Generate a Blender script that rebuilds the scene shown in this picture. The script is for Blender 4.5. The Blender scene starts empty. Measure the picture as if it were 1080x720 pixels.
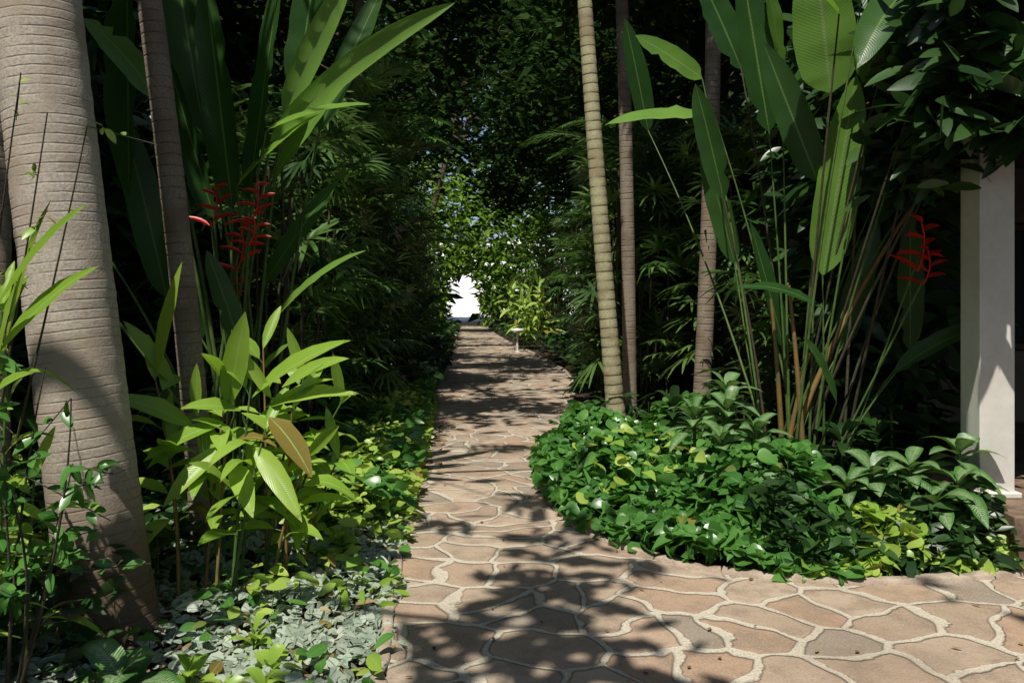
import bpy, math, numpy as np
from mathutils import Vector
R = np.random.RandomState(7)
scene = bpy.context.scene
scene.view_settings.view_transform='Standard'; scene.view_settings.look='None'; scene.view_settings.exposure=0

# ---------------------------------------------------------------- sun / sky
S = np.array([-0.17,-0.44,0.88]); S/=np.linalg.norm(S)
elev = math.asin(S[2]); az = math.atan2(S[0],S[1])
w = bpy.data.worlds.new("World"); scene.world=w; w.use_nodes=True
nt=w.node_tree; nt.nodes.clear()
o=nt.nodes.new('ShaderNodeOutputWorld'); b=nt.nodes.new('ShaderNodeBackground'); s=nt.nodes.new('ShaderNodeTexSky')
s.sky_type='NISHITA'; s.sun_disc=False; s.sun_elevation=elev; s.sun_rotation=az
b.inputs[1].default_value=0.10
nt.links.new(s.outputs[0],b.inputs[0]); nt.links.new(b.outputs[0],o.inputs[0])
sl=bpy.data.lights.new('sun','SUN'); sl.energy=5; sl.angle=math.radians(0.5); sl.color=(1,0.96,0.86)
so=bpy.data.objects.new('sun',sl); scene.collection.objects.link(so)
so.rotation_euler=Vector(S).to_track_quat('Z','Y').to_euler(); so.location=(0,0,30)

cam=bpy.data.cameras.new('camera'); co=bpy.data.objects.new('camera',cam); scene.collection.objects.link(co)
co.location=(0,0,1.6); co.rotation_euler=(math.radians(90),0,0)
cam.lens=28; cam.sensor_width=36; cam.shift_y=-0.0417; cam.clip_end=6000; cam.clip_start=0.05
scene.camera=co

# sun gaps in the canopy: (x,y,z,radius,keep)
BEAMS=[(-.3,7.3,0,.85,.01),(-.45,6.3,0,.55,.02),(-.35,5.0,0,.5,.03),(-.3,4.2,0,.35,.05),(.9,4.1,0,.4,.04),(1.45,3.6,0,.6,.0),(2.0,3.25,0,.6,.0),(1.2,3.1,0,.5,.01),(1.7,2.8,0,.5,0),
(.0,5.7,0,.3,.04),(.9,6.4,.3,.75,.06),(.55,5.7,.3,.45,.06),(1.5,5.6,.4,.35,.1),(2.4,5.0,.2,.35,.1),(.5,7.4,.4,.4,.1),
(-1.5,4.4,1.0,.9,.0),(-1.0,4.2,.8,.6,.02),(-1.2,4.0,0,.7,.03),(-.95,3.4,0,.6,.03),(-1.35,3.3,0,.5,.03),(-2.0,3.6,2.5,.8,.02),(-2.1,3.8,3.2,.7,.02),(-1.0,6.2,.2,.7,.03),(-1.2,8.2,.3,.8,.05),(-1.3,5.2,.2,.6,.04),(-1.2,7.2,.3,.6,.04),
(-1.9,3.0,1.6,.6,.02),(-1.8,2.9,1.1,.4,.1),(-2.2,3.3,.5,.5,.1),(-2.0,4.9,2.0,.5,.1),(.9,8.5,3.2,.6,.05),(1.0,8.5,1.8,.5,.08),(1.2,6.5,3.05,.6,.03),(2.45,6,2.6,.5,.05),(2.3,6,3.7,.7,.03),
(-2.0,9,2.5,1.1,.05),(-1.4,7.4,3.2,.8,.08),(-2.0,8.0,1.4,.6,.1),(-1.9,5.7,2.2,.5,.05),(-1.3,5.6,3.3,.6,.1),(1.0,11.5,2.6,.9,.1),(3.2,5.3,2.0,.6,.03),(1.7,8.4,2.0,.3,.2),(-2.0,11.5,3.2,.9,.12),(1.6,10.3,1.6,.6,.2),
(-.5,9.3,0,.5,.08),(-.1,11,0,.4,.15),(-.7,12.8,0,.5,.15),(.1,15,0,.6,.15),(-.9,17.5,0,.6,.15),(-.7,25,0,1.9,.02),(-.9,20.5,0,.9,.1),(-1.1,29,0,1.6,.08),(-1.6,36,0,2.0,.08),
(.7,25,1.4,1.5,.03),(1.5,22,2.5,1.1,.15),(-2.8,19,2.5,.8,.2),(-3.6,28,4,1.2,.2),(.6,36,4,1.6,.2),(-2.5,43,4,3.2,.05),(-.5,46,3,3,.05),(-5,46,3,3,.05),(-3,50,0,3.5,.02),(-2.5,47,7,3.,.1)]
def lit_keep(P):
    k=np.ones(len(P),bool)
    for x,y,z,r,kp in BEAMS:
        d=P-np.array([x,y,z]); al=d@S
        pe=np.linalg.norm(d-al[:,None]*S,axis=1)
        hit=(pe<r*(0.8+0.35*R.rand(len(P))))&(al>.7)&(R.rand(len(P))>kp)
        k&=~hit
    return k

# ---------------------------------------------------------------- node helpers
def newmat(name):
    m=bpy.data.materials.new(name); m.use_nodes=True; m.node_tree.nodes.clear(); return m,m.node_tree
def N(nt,t,**kw):
    n=nt.nodes.new(t)
    for k,v in kw.items(): setattr(n,k,v)
    return n
def mth(nt,op,a,b=None,c=None,clamp=False):
    n=nt.nodes.new('ShaderNodeMath'); n.operation=op; n.use_clamp=clamp
    for i,v in enumerate([a,b,c]):
        if v is None: continue
        if isinstance(v,(int,float)): n.inputs[i].default_value=v
        else: nt.links.new(v,n.inputs[i])
    return n.outputs[0]
def mixc(nt,f,a,b,mode='MIX'):
    n=nt.nodes.new('ShaderNodeMix'); n.data_type='RGBA'; n.blend_type=mode
    for i,v in ((0,f),(6,a),(7,b)):
        if isinstance(v,(int,float)): n.inputs[i].default_value=v
        elif isinstance(v,tuple): n.inputs[i].default_value=(*v,1) if len(v)==3 else v
        else: nt.links.new(v,n.inputs[i])
    return n.outputs[2]
def smooth(nt,v,lo,hi):
    n=nt.nodes.new('ShaderNodeMapRange'); n.interpolation_type='SMOOTHSTEP'
    nt.links.new(v,n.inputs[0]); n.inputs[1].default_value=lo; n.inputs[2].default_value=hi
    return n.outputs[0]
def noise(nt,scale,detail=4,vec=None,rough=.55):
    n=nt.nodes.new('ShaderNodeTexNoise'); n.inputs['Scale'].default_value=scale; n.inputs['Detail'].default_value=detail; n.inputs['Roughness'].default_value=rough
    if vec is not None: nt.links.new(vec,n.inputs['Vector'])
    return n
def geo(nt): return nt.nodes.new('ShaderNodeNewGeometry').outputs['Position']

def leaf_simple(name,dark,light,tr=.35,gloss=0.):
    m,nt=newmat(name)
    a=N(nt,'ShaderNodeAttribute',attribute_name='luv'); sp=N(nt,'ShaderNodeSeparateXYZ'); nt.links.new(a.outputs['Vector'],sp.inputs[0])
    c=mixc(nt,sp.outputs[2],dark,light)
    if gloss>0:
        p=N(nt,'ShaderNodeBsdfPrincipled'); p.inputs['Roughness'].default_value=gloss; nt.links.new(c,p.inputs['Base Color'])
    else:
        p=N(nt,'ShaderNodeBsdfDiffuse'); nt.links.new(c,p.inputs[0])
    t=N(nt,'ShaderNodeBsdfTranslucent'); nt.links.new(c,t.inputs[0])
    mx=N(nt,'ShaderNodeMixShader'); mx.inputs[0].default_value=tr
    o=N(nt,'ShaderNodeOutputMaterial'); nt.links.new(p.outputs[0],mx.inputs[1]); nt.links.new(t.outputs[0],mx.inputs[2]); nt.links.new(mx.outputs[0],o.inputs[0])
    return m
def leaf_mat(name,dark,light,tr=.35,rough=.4,rib=None,ribw=.07,veins=0.,vary=None,spec=.5,brown=.04,freq=150.):
    m,nt=newmat(name)
    a=N(nt,'ShaderNodeAttribute',attribute_name='luv'); sp=N(nt,'ShaderNodeSeparateXYZ'); nt.links.new(a.outputs['Vector'],sp.inputs[0])
    u=mth(nt,'ABSOLUTE',sp.outputs[0]); v=sp.outputs[1]; r=sp.outputs[2]
    ns=noise(nt,3.3,3,geo(nt))
    f=mth(nt,'ADD',mth(nt,'MULTIPLY',r,.7),mth(nt,'MULTIPLY',mth(nt,'SUBTRACT',ns.outputs[0],.35),.9),clamp=True)
    c=mixc(nt,f,dark,light)
    if brown>0:
        c=mixc(nt,smooth(nt,r,1-brown,1-brown+.01),c,(.28,.20,.05))
        ns2=noise(nt,25,2,geo(nt)); tipb=mth(nt,'MULTIPLY',smooth(nt,v,.86,1.0),smooth(nt,ns2.outputs[0],.5,.62))
        c=mixc(nt,tipb,c,(.17,.11,.04))
    vv=mth(nt,'SINE',mth(nt,'MULTIPLY',mth(nt,'SUBTRACT',v,mth(nt,'MULTIPLY',u,.12)),freq))
    if vary:
        n3=noise(nt,60,2,geo(nt)); stripe=mth(nt,'ADD',mth(nt,'MULTIPLY',vv,.25),n3.outputs[0])
        mk=mth(nt,'MULTIPLY',smooth(nt,stripe,.45,.65),smooth(nt,u,.85,.35))
        c=mixc(nt,mk,c,vary)
    if rib: c=mixc(nt,smooth(nt,u,ribw*1.6,ribw*.5),c,rib)
    if veins>0: c=mixc(nt,mth(nt,'MULTIPLY',smooth(nt,vv,-.2,1.),veins),c,dark)
    p=N(nt,'ShaderNodeBsdfPrincipled'); p.inputs['Roughness'].default_value=rough; p.inputs['Specular IOR Level'].default_value=spec
    t=N(nt,'ShaderNodeBsdfTranslucent')
    nt.links.new(c,p.inputs['Base Color'])
    nt.links.new(mixc(nt,1.,c,(1.0,1.0,.5),'MULTIPLY'),t.inputs[0])
    if veins>0:
        bp=N(nt,'ShaderNodeBump'); bp.inputs['Strength'].default_value=.18; bp.inputs['Distance'].default_value=.002
        nt.links.new(vv,bp.inputs['Height']); nt.links.new(bp.outputs[0],p.inputs['Normal'])
    mx=N(nt,'ShaderNodeMixShader'); mx.inputs[0].default_value=tr
    o=N(nt,'ShaderNodeOutputMaterial'); nt.links.new(p.outputs[0],mx.inputs[1]); nt.links.new(t.outputs[0],mx.inputs[2]); nt.links.new(mx.outputs[0],o.inputs[0])
    return m
def simple_mat(name,c1,c2,scale=8,rough=.8,bump=.3,dist=.01,spec=.3):
    m,nt=newmat(name); p=N(nt,'ShaderNodeBsdfPrincipled'); g=geo(nt)
    n=noise(nt,scale,5,g); n2=noise(nt,scale*7,3,g)
    f=smooth(nt,mth(nt,'ADD',mth(nt,'MULTIPLY',n.outputs[0],.7),mth(nt,'MULTIPLY',n2.outputs[0],.3)),.35,.65)
    nt.links.new(mixc(nt,f,c1,c2),p.inputs['Base Color']); p.inputs['Roughness'].default_value=rough; p.inputs['Specular IOR Level'].default_value=spec
    bp=N(nt,'ShaderNodeBump'); bp.inputs['Strength'].default_value=bump; bp.inputs['Distance'].default_value=dist
    nt.links.new(n2.outputs[0],bp.inputs['Height']); nt.links.new(bp.outputs[0],p.inputs['Normal'])
    o=N(nt,'ShaderNodeOutputMaterial'); nt.links.new(p.outputs[0],o.inputs[0]); return m
def palm_mat(name,base,scar,spacing,stain,basez,amt=.6,wob=.2,bs=.7):
    m,nt=newmat(name); p=N(nt,'ShaderNodeBsdfPrincipled'); g=geo(nt)
    a=N(nt,'ShaderNodeAttribute',attribute_name='luv'); sp=N(nt,'ShaderNodeSeparateXYZ'); nt.links.new(a.outputs['Vector'],sp.inputs[0])
    n=noise(nt,5,4,g); n2=noise(nt,70,4,g,.7); nb=noise(nt,3.2,5,g,.65)
    v=mth(nt,'ADD',mth(nt,'DIVIDE',sp.outputs[1],spacing),mth(nt,'MULTIPLY',n.outputs[0],wob))
    fr=mth(nt,'FRACT',v); ring=mth(nt,'ABSOLUTE',mth(nt,'SUBTRACT',fr,.5))
    rg=smooth(nt,ring,.36,.49)
    c=mixc(nt,smooth(nt,n2.outputs[0],.35,.7),base,tuple(x*.62 for x in base))
    c=mixc(nt,smooth(nt,nb.outputs[0],.42,.66),c,stain)
    rv=mth(nt,'MULTIPLY',rg,smooth(nt,n.outputs[0],.35,.6))
    c=mixc(nt,mth(nt,'MULTIPLY',rv,amt),c,scar)
    low=smooth(nt,mth(nt,'ADD',sp.outputs[1],mth(nt,'MULTIPLY',nb.outputs[0],.9)),basez+.9,basez)  # brown trunk foot, with some shadow put into the colour
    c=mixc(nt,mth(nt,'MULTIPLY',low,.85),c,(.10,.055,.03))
    nt.links.new(c,p.inputs['Base Color']); p.inputs['Roughness'].default_value=.85; p.inputs['Specular IOR Level'].default_value=.2
    bp=N(nt,'ShaderNodeBump'); bp.inputs['Strength'].default_value=bs; bp.inputs['Distance'].default_value=.008
    nt.links.new(mth(nt,'SUBTRACT',n2.outputs[0],rv),bp.inputs['Height']); nt.links.new(bp.outputs[0],p.inputs['Normal'])
    o=N(nt,'ShaderNodeOutputMaterial'); nt.links.new(p.outputs[0],o.inputs[0]); return m

M={}
M['ginger']=leaf_mat('ginger_leaf',(.22,.41,.04),(.44,.62,.10),.42,.32,(.42,.58,.2),.05,.12,brown=.02,freq=260)
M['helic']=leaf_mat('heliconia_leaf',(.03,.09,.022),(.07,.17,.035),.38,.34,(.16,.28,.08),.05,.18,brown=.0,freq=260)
M['helicb']=leaf_mat('heliconia_backlit_leaf',(.15,.32,.05),(.28,.50,.09),.5,.33,(.3,.45,.15),.05,.2,brown=.0,freq=260)  # lit copy of the heliconia leaf, backlight put into the colour
M['rhapis']=leaf_simple('fan_palm_leaf',(.03,.08,.018),(.15,.26,.06),.28,.34)
M['areca']=leaf_simple('areca_leaf',(.05,.13,.03),(.15,.29,.05),.35,.4)
M['tree']=leaf_simple('tree_leaf',(.018,.045,.012),(.055,.10,.022),.3)
M['treeb']=leaf_simple('sunlit_tree_leaf',(.10,.20,.02),(.26,.42,.07),.45)  # brighter than the tree leaf: sunlight put into the colour
M['silver']=leaf_mat('silver_leaf',(.26,.32,.25),(.50,.56,.46),.2,.5,(.12,.2,.12),.1,brown=.03)
M['heart']=leaf_mat('heart_leaf',(.04,.15,.025),(.13,.31,.06),.3,.3,(.16,.3,.1),.05,brown=.01)
M['pothos']=leaf_mat('pothos_leaf',(.22,.41,.04),(.50,.62,.13),.35,.36,(.4,.5,.2),.05,brown=.03)
M['varie']=leaf_mat('variegated_leaf',(.05,.15,.035),(.10,.24,.05),.25,.35,(.3,.4,.2),.06,.2,vary=(.38,.48,.28),brown=.0)
M['shade']=leaf_simple('shade_leaf',(.015,.045,.012),(.05,.115,.025),.25,.36)
M['red']=leaf_simple('red_bract',(.55,.015,.01),(.75,.04,.02),.3,.35)
M['litter']=leaf_simple('dry_leaf',(.10,.06,.03),(.36,.25,.13),.1)
M['stem']=simple_mat('green_stem',(.05,.10,.025),(.10,.15,.04),12,.5,.1)
M['stemo']=simple_mat('tan_stem',(.28,.15,.05),(.16,.13,.05),9,.5,.15)
M['cane']=simple_mat('dark_cane',(.05,.05,.03),(.10,.08,.05),20,.8,.4)
M['bark']=simple_mat('bark',(.05,.037,.026),(.14,.105,.075),6,.9,.9,.03)
M['soil']=simple_mat('soil',(.03,.02,.014),(.09,.06,.04),5,.95,.8,.03)
M['kerb']=simple_mat('kerb_stone',(.30,.23,.17),(.46,.38,.30),9,.85,.6,.01)
M['plaster']=simple_mat('white_plaster',(.76,.73,.68),(.66,.62,.56),2.5,.8,.15,.004)
M['shadew']=simple_mat('shaded_plaster',(.16,.13,.10),(.11,.09,.07),2,.85,.15,.004)  # veranda shade put into the wall colour
M['plinth']=simple_mat('plinth_stone',(.13,.085,.06),(.24,.17,.12),7,.75,.5,.008)
M['wood']=simple_mat('dark_wood',(.06,.035,.02),(.11,.065,.035),14,.6,.3,.004)
M['sand']=simple_mat('sand',(.80,.79,.77),(.83,.82,.8),.5,.9,.05)
M['lamp']=simple_mat('lamp_metal',(.75,.74,.7),(.65,.64,.6),6,.4,.05)
M['tile']=simple_mat('roof_tile',(.16,.08,.05),(.25,.13,.08),8,.8,.4)
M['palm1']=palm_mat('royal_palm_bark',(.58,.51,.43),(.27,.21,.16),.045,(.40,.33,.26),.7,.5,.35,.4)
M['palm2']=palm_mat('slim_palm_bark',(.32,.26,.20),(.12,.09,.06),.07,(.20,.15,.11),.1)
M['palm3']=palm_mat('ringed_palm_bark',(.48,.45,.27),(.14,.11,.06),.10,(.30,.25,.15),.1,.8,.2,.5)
m,nt=newmat('window_glass'); p=N(nt,'ShaderNodeBsdfPrincipled'); p.inputs['Base Color'].default_value=(.02,.025,.03,1); p.inputs['Roughness'].default_value=.08
o=N(nt,'ShaderNodeOutputMaterial'); nt.links.new(p.outputs[0],o.inputs[0]); M['glass']=m
# flagstones
m,nt=newmat('flagstone_paving'); p=N(nt,'ShaderNodeBsdfPrincipled'); g=geo(nt)
dn=noise(nt,1.3,2,g); dn2=noise(nt,8,3,g)
def vop(op,a,b,sc=None):
    n=nt.nodes.new('ShaderNodeVectorMath'); n.operation=op
    for i,v in enumerate((a,b)):
        if isinstance(v,tuple): n.inputs[i].default_value=v
        elif v is not None: nt.links.new(v,n.inputs[i])
    if sc is not None: n.inputs['Scale'].default_value=sc
    return n.outputs[0]
d=vop('SCALE',vop('SUBTRACT',dn.outputs['Color'],(.5,.5,.5)),None,.55)
d2=vop('SCALE',vop('SUBTRACT',dn2.outputs['Color'],(.5,.5,.5)),None,.05)
vec=vop('MULTIPLY',vop('ADD',vop('ADD',g,d),d2),(1.,1.15,0.))
ve=N(nt,'ShaderNodeTexVoronoi',feature='DISTANCE_TO_EDGE',voronoi_dimensions='2D'); ve.inputs['Scale'].default_value=2.7
vc=N(nt,'ShaderNodeTexVoronoi',feature='F1',voronoi_dimensions='2D'); vc.inputs['Scale'].default_value=2.7
nt.links.new(vec,ve.inputs['Vector']); nt.links.new(vec,vc.inputs['Vector'])
e=mth(nt,'ADD',ve.outputs['Distance'],mth(nt,'MULTIPLY',mth(nt,'SUBTRACT',dn2.outputs[0],.5),.12))
st=smooth(nt,e,.045,.07)
sc=N(nt,'ShaderNodeSeparateColor'); nt.links.new(vc.outputs['Color'],sc.inputs[0])
cs=mixc(nt,sc.outputs[0],(.33,.24,.17),(.50,.39,.29)); cs=mixc(nt,mth(nt,'MULTIPLY',smooth(nt,sc.outputs[1],.5,.9),.8),cs,(.40,.25,.165))
cs=mixc(nt,smooth(nt,sc.outputs[2],.7,.95),cs,(.28,.23,.185))
n4=noise(nt,5,7,g,.68); n5=noise(nt,90,3,g)
cs=mixc(nt,mth(nt,'MULTIPLY',smooth(nt,n4.outputs[0],.44,.64),.7),cs,(.24,.175,.125))
cs=mixc(nt,mth(nt,'MULTIPLY',smooth(nt,n5.outputs[0],.4,.7),.35),cs,(.58,.48,.37))
cm=mixc(nt,smooth(nt,n5.outputs[0],.35,.7),(.62,.56,.45),(.42,.37,.29))
edge_dark=mth(nt,'MULTIPLY',smooth(nt,mth(nt,'ABSOLUTE',mth(nt,'SUBTRACT',e,.062)),.014,.0),.45)
c=mixc(nt,st,cm,cs); c=mixc(nt,edge_dark,c,(.12,.085,.06))
nl=noise(nt,.9,5,g); c=mixc(nt,mth(nt,'MULTIPLY',smooth(nt,nl.outputs[0],.48,.72),.4),c,(.2,.145,.10))
nt.links.new(c,p.inputs['Base Color']); p.inputs['Roughness'].default_value=.68; p.inputs['Specular IOR Level'].default_value=.4
h=mth(nt,'ADD',mth(nt,'MULTIPLY',smooth(nt,e,.03,.09),1.2),mth(nt,'ADD',mth(nt,'MULTIPLY',n4.outputs[0],1.3),mth(nt,'MULTIPLY',n5.outputs[0],.3)))
bp=N(nt,'ShaderNodeBump'); bp.inputs['Strength'].default_value=.9; bp.inputs['Distance'].default_value=.014
nt.links.new(h,bp.inputs['Height']); nt.links.new(bp.outputs[0],p.inputs['Normal'])
o=N(nt,'ShaderNodeOutputMaterial'); nt.links.new(p.outputs[0],o.inputs[0]); M['paving']=m

# ---------------------------------------------------------------- mesh helpers
def build(name,parts,parent=None):
    parts=[q for q in parts if q is not None and len(q[0])]
    me=bpy.data.meshes.new(name); mats=[]; V=[];A=[];LI=[];LS=[];MI=[];off=0;lo=0
    for v,f,a,mk in parts:
        if mk not in mats: mats.append(mk)
        V.append(v);A.append(a);f=np.asarray(f); LI.append((f+off).ravel()); k=f.shape[1]
        LS.append(lo+np.arange(len(f))*k); lo+=f.size; MI.append(np.full(len(f),mats.index(mk))); off+=len(v)
    V=np.concatenate(V);A=np.concatenate(A);LI=np.concatenate(LI);LS=np.concatenate(LS);MI=np.concatenate(MI)
    me.vertices.add(len(V)); me.vertices.foreach_set('co',V.astype(np.float32).ravel())
    me.loops.add(len(LI)); me.loops.foreach_set('vertex_index',LI.astype(np.int32))
    me.polygons.add(len(LS)); me.polygons.foreach_set('loop_start',LS.astype(np.int32))
    for k in mats: me.materials.append(M[k])
    me.polygons.foreach_set('material_index',MI.astype(np.int32))
    flat=set(i for i,k in enumerate(mats) if k in('plaster','shadew','wood','glass','plinth','paving','tile'))
    me.polygons.foreach_set('use_smooth',np.array([0 if x in flat else 1 for x in MI],dtype=bool))
    me.update(calc_edges=True)
    at=me.attributes.new('luv','FLOAT_VECTOR','POINT'); at.data.foreach_set('vector',A.astype(np.float32).ravel())
    ob=bpy.data.objects.new(name,me); scene.collection.objects.link(ob)
    if parent: ob.parent=parent
    return ob
def empty(name,loc=(0,0,0)):
    e=bpy.data.objects.new(name,None); scene.collection.objects.link(e); return e
def nrm(v): return v/np.maximum(np.linalg.norm(v,axis=-1,keepdims=True),1e-9)
PROF={
 'lance':([0,.1,.25,.45,.65,.82,.94,1],[.06,.45,.85,1,.88,.58,.24,.01]),
 'paddle':([0,.04,.08,.13,.2,.27,.34,.41,.48,.55,.62,.69,.76,.83,.9,.96,1],[.05,.42,.66,.83,.93,.98,1,1,.99,.97,.93,.87,.78,.65,.46,.22,.01]),
 'heart':([0,.08,.22,.45,.7,.88,1],[.3,.8,1,.9,.58,.25,.01]),
 'blade':([0,.25,.7,1],[.35,1,.85,.15]),
 'dia':([0,.45,1],[.08,1,.03]),
}
def leaves(base,D,L,W,droop,hint,prof,mat,fold=.15,ripple=0.,rnd=None,tear=0.):
    base=np.atleast_2d(base).astype(float); m=len(base)
    if m==0: return None
    D=np.broadcast_to(np.asarray(D,float),(m,3)); L=np.broadcast_to(np.asarray(L,float),(m,)); W=np.broadcast_to(np.asarray(W,float),(m,))
    dr=np.broadcast_to(np.asarray(droop,float),(m,)); hint=np.broadcast_to(np.asarray(hint,float),(m,3))
    t,wp=[np.array(x,float) for x in PROF[prof]]; r=len(t)
    C=base[:,None,:]+D[:,None,:]*(L[:,None]*t[None])[:,:,None]
    C[:,:,2]-=dr[:,None]*L[:,None]*t[None]**2
    side=nrm(np.cross(D,hint)); n0=nrm(np.cross(side,D)); 
    hw=(W[:,None]*.5*wp[None])[:,:,None]
    f=np.broadcast_to(np.asarray(fold,float),(m,))[:,None,None]
    l=C-side[:,None]*hw+n0[:,None]*hw*f; rr=C+side[:,None]*hw+n0[:,None]*hw*f
    if ripple>0:
        l=l+n0[:,None]*(R.randn(m,r,1)*ripple)*hw; rr=rr+n0[:,None]*(R.randn(m,r,1)*ripple)*hw
        l=l-side[:,None]*hw*(R.randn(m,r,1)*ripple*.25); 
    if tear>0:
        kk=(R.rand(m,r,1)<tear)*R.uniform(.2,.6,(m,r,1)); l=l+(C-l)*kk; kk=(R.rand(m,r,1)<tear)*R.uniform(.2,.6,(m,r,1)); rr=rr+(C-rr)*kk
    V=np.stack([l,C,rr],2).reshape(-1,3)
    q=[]
    for i in range(r-1):
        a=i*3; q+=[[a,a+1,a+4,a+3],[a+1,a+2,a+5,a+4]]
    F=(np.array(q)[None]+(np.arange(m)*r*3)[:,None,None]).reshape(-1,4)
    if rnd is None: rnd=R.rand(m)
    A=np.zeros((m,r,3,3)); A[:,:,0,0]=-1; A[:,:,2,0]=1; A[...,1]=t[None,:,None]; A[...,2]=rnd[:,None,None]
    return (V,F,A.reshape(-1,3),mat)
def tube(P,rad,mat,sides=8,jit=0.):
    P=np.array(P,float); n=len(P); rad=np.broadcast_to(np.asarray(rad,float),(n,))
    T=np.gradient(P,axis=0); T=nrm(T); ref=np.array([0,1.,0.]) if abs(T[0][1])<.9 else np.array([1.,0,0])
    a=nrm(np.cross(T,ref)); b_=np.cross(T,a); th=np.linspace(0,2*np.pi,sides,endpoint=False)
    rj=rad[:,None]*(1+jit*R.randn(n,sides))
    V=P[:,None]+(a[:,None]*np.cos(th)[None,:,None]+b_[:,None]*np.sin(th)[None,:,None])*rj[:,:,None]
    i=np.arange(n-1)[:,None]*sides; j=np.arange(sides)[None]; k=(j+1)%sides
    F=np.stack([i+j,i+k,i+sides+k,i+sides+j],-1).reshape(-1,4)
    ln=np.concatenate([[0],np.cumsum(np.linalg.norm(np.diff(P,axis=0),axis=1))])
    A=np.zeros((n,sides,3)); A[:,:,0]=th/6.283; A[:,:,1]=ln[:,None]; A[:,:,2]=R.rand()
    return (V.reshape(-1,3),F,A.reshape(-1,3),mat)
def curve(p0,p1,bow=(0,0,0),n=8):
    t=np.linspace(0,1,n)[:,None]; p0=np.array(p0,float);p1=np.array(p1,float)
    return p0+(p1-p0)*t+np.array(bow,float)*4*t*(1-t)
def hero(p0,p1,W,arch,mat,prof='paddle',roll=0.,fold=.2,ripple=.06,face=(0,-.6,.8),tear=0.):
    p0=np.array(p0,float);p1=np.array(p1,float); L=np.linalg.norm(p1-p0)
    D=(p1-p0)/L+np.array([0,0,arch]); h=np.array(face,float)+roll*np.array([1,0,0])
    return [leaves([p0],[D],[L],[W],[arch],[h],prof,mat,fold,ripple,tear=tear)]
def box(x0,x1,y0,y1,z0,z1,mat):
    V=np.array([[x,y,z] for z in(z0,z1) for y in(y0,y1) for x in(x0,x1)],float)
    F=np.array([[0,2,3,1],[4,5,7,6],[0,1,5,4],[1,3,7,5],[3,2,6,7],[2,0,4,6]])
    return (V,F,np.zeros((8,3)),mat)
def bevel(ob,wd=.01):
    md=ob.modifiers.new('bevel','BEVEL'); md.width=wd; md.segments=2
def rdir(n,zmin=-1,zmax=1):
    z=R.uniform(zmin,zmax,n); a=R.uniform(0,2*np.pi,n); q=np.sqrt(1-z*z); return np.stack([q*np.cos(a),q*np.sin(a),z],1)

# ---------------------------------------------------------------- ground
def poly_sheet(name,pts,z,mat):
    pts=np.array(pts,float); V=np.c_[pts,np.full(len(pts),z)]
    me=bpy.data.meshes.new(name); me.from_pydata([tuple(v) for v in V],[],[list(range(len(V)))]); me.materials.append(M[mat]); me.update()
    ob=bpy.data.objects.new(name,me); scene.collection.objects.link(ob); return ob
def catmull(P,n=8):
    P=np.array(P,float); out=[]
    Q=np.vstack([2*P[0]-P[1],P,2*P[-1]-P[-2]])
    for i in range(1,len(Q)-2):
        for t in np.linspace(0,1,n,endpoint=False):
            a,b_,c_,d_=Q[i-1],Q[i],Q[i+1],Q[i+2]
            out.append(.5*((2*b_)+(c_-a)*t+(2*a-5*b_+4*c_-d_)*t*t+(3*b_-a-3*c_+d_)*t**3))
    out.append(P[-1]); return np.array(out)
poly_sheet('ground',[(-3000,-3000),(3000,-3000),(3000,3000),(-3000,3000)],0,'soil')
Ledge=catmull([(-.35,-6),(-.42,0),(-.49,2.5),(-.54,3.5),(-.63,4.4),(-.72,5.6),(-.83,7.2),(-1.02,10),(-1.3,14),(-1.45,18),(-1.6,22),(-1.9,27),(-2.3,34),(-2.85,43),(-3.7,54)])
Redge=catmull([(3.0,4.58),(2.5,4.47),(1.85,4.42),(1.25,4.58),(.80,4.92),(.47,5.45),(.28,6.2),(.22,7.3),(.38,9.0),(.78,11.6),(1.1,15),(1.05,18.5),(.5,24),(-.35,31),(-1.2,41),(-1.9,54)])
pav=np.vstack([Ledge,Redge[::-1],[(8,4.58),(8,-6)]])
poly_sheet('paved_path',pav,.012,'paving')
poly_sheet('sand',[(-60,54.2),(60,54.2),(60,110),(-60,110)],.008,'sand')
nx,ny=60,16; V=[]
for i in range(nx+1):
    for j in range(ny+1):
        x=-55+110*i/nx; y=74+20*j/ny; t=j/ny; V.append((x,y,.012+8.5*(3*t*t-2*t**3)*(1+.06*math.sin(x*.3))))
F=[[i*(ny+1)+j,(i+1)*(ny+1)+j,(i+1)*(ny+1)+j+1,i*(ny+1)+j+1] for i in range(nx) for j in range(ny)]
build('glare_bank',[(np.array(V),np.array(F),np.zeros((len(V),3)),'sand')])  # added slope, tilted to the sun so the path's end reads white
def kerb(name,line,wd,h,off):
    line=np.array(line); T=nrm(np.gradient(line,axis=0)); nn=np.c_[-T[:,1],T[:,0]]*off
    prof=[(0,-.02),(0,h*.8),(.2,h),(.8,h),(1,h*.8),(1,-.02)]
    V=[];n=len(line)
    for i in range(n):
        jh=1+.15*R.randn(); jw=.008*R.randn()
        for a,z in prof:
            p=line[i]+nn[i]*(a*wd+jw); V.append((p[0],p[1],z*jh))
    k=len(prof);F=[[i*k+j,i*k+j+1,(i+1)*k+j+1,(i+1)*k+j] for i in range(n-1) for j in range(k-1)]
    return build(name,[(np.array(V),np.array(F),np.zeros((len(V),3)),'kerb')])
kerb('path_kerb',Ledge,.055,.024,1)
kerb('bed_kerb',Redge,.08,.04,-1)

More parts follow.
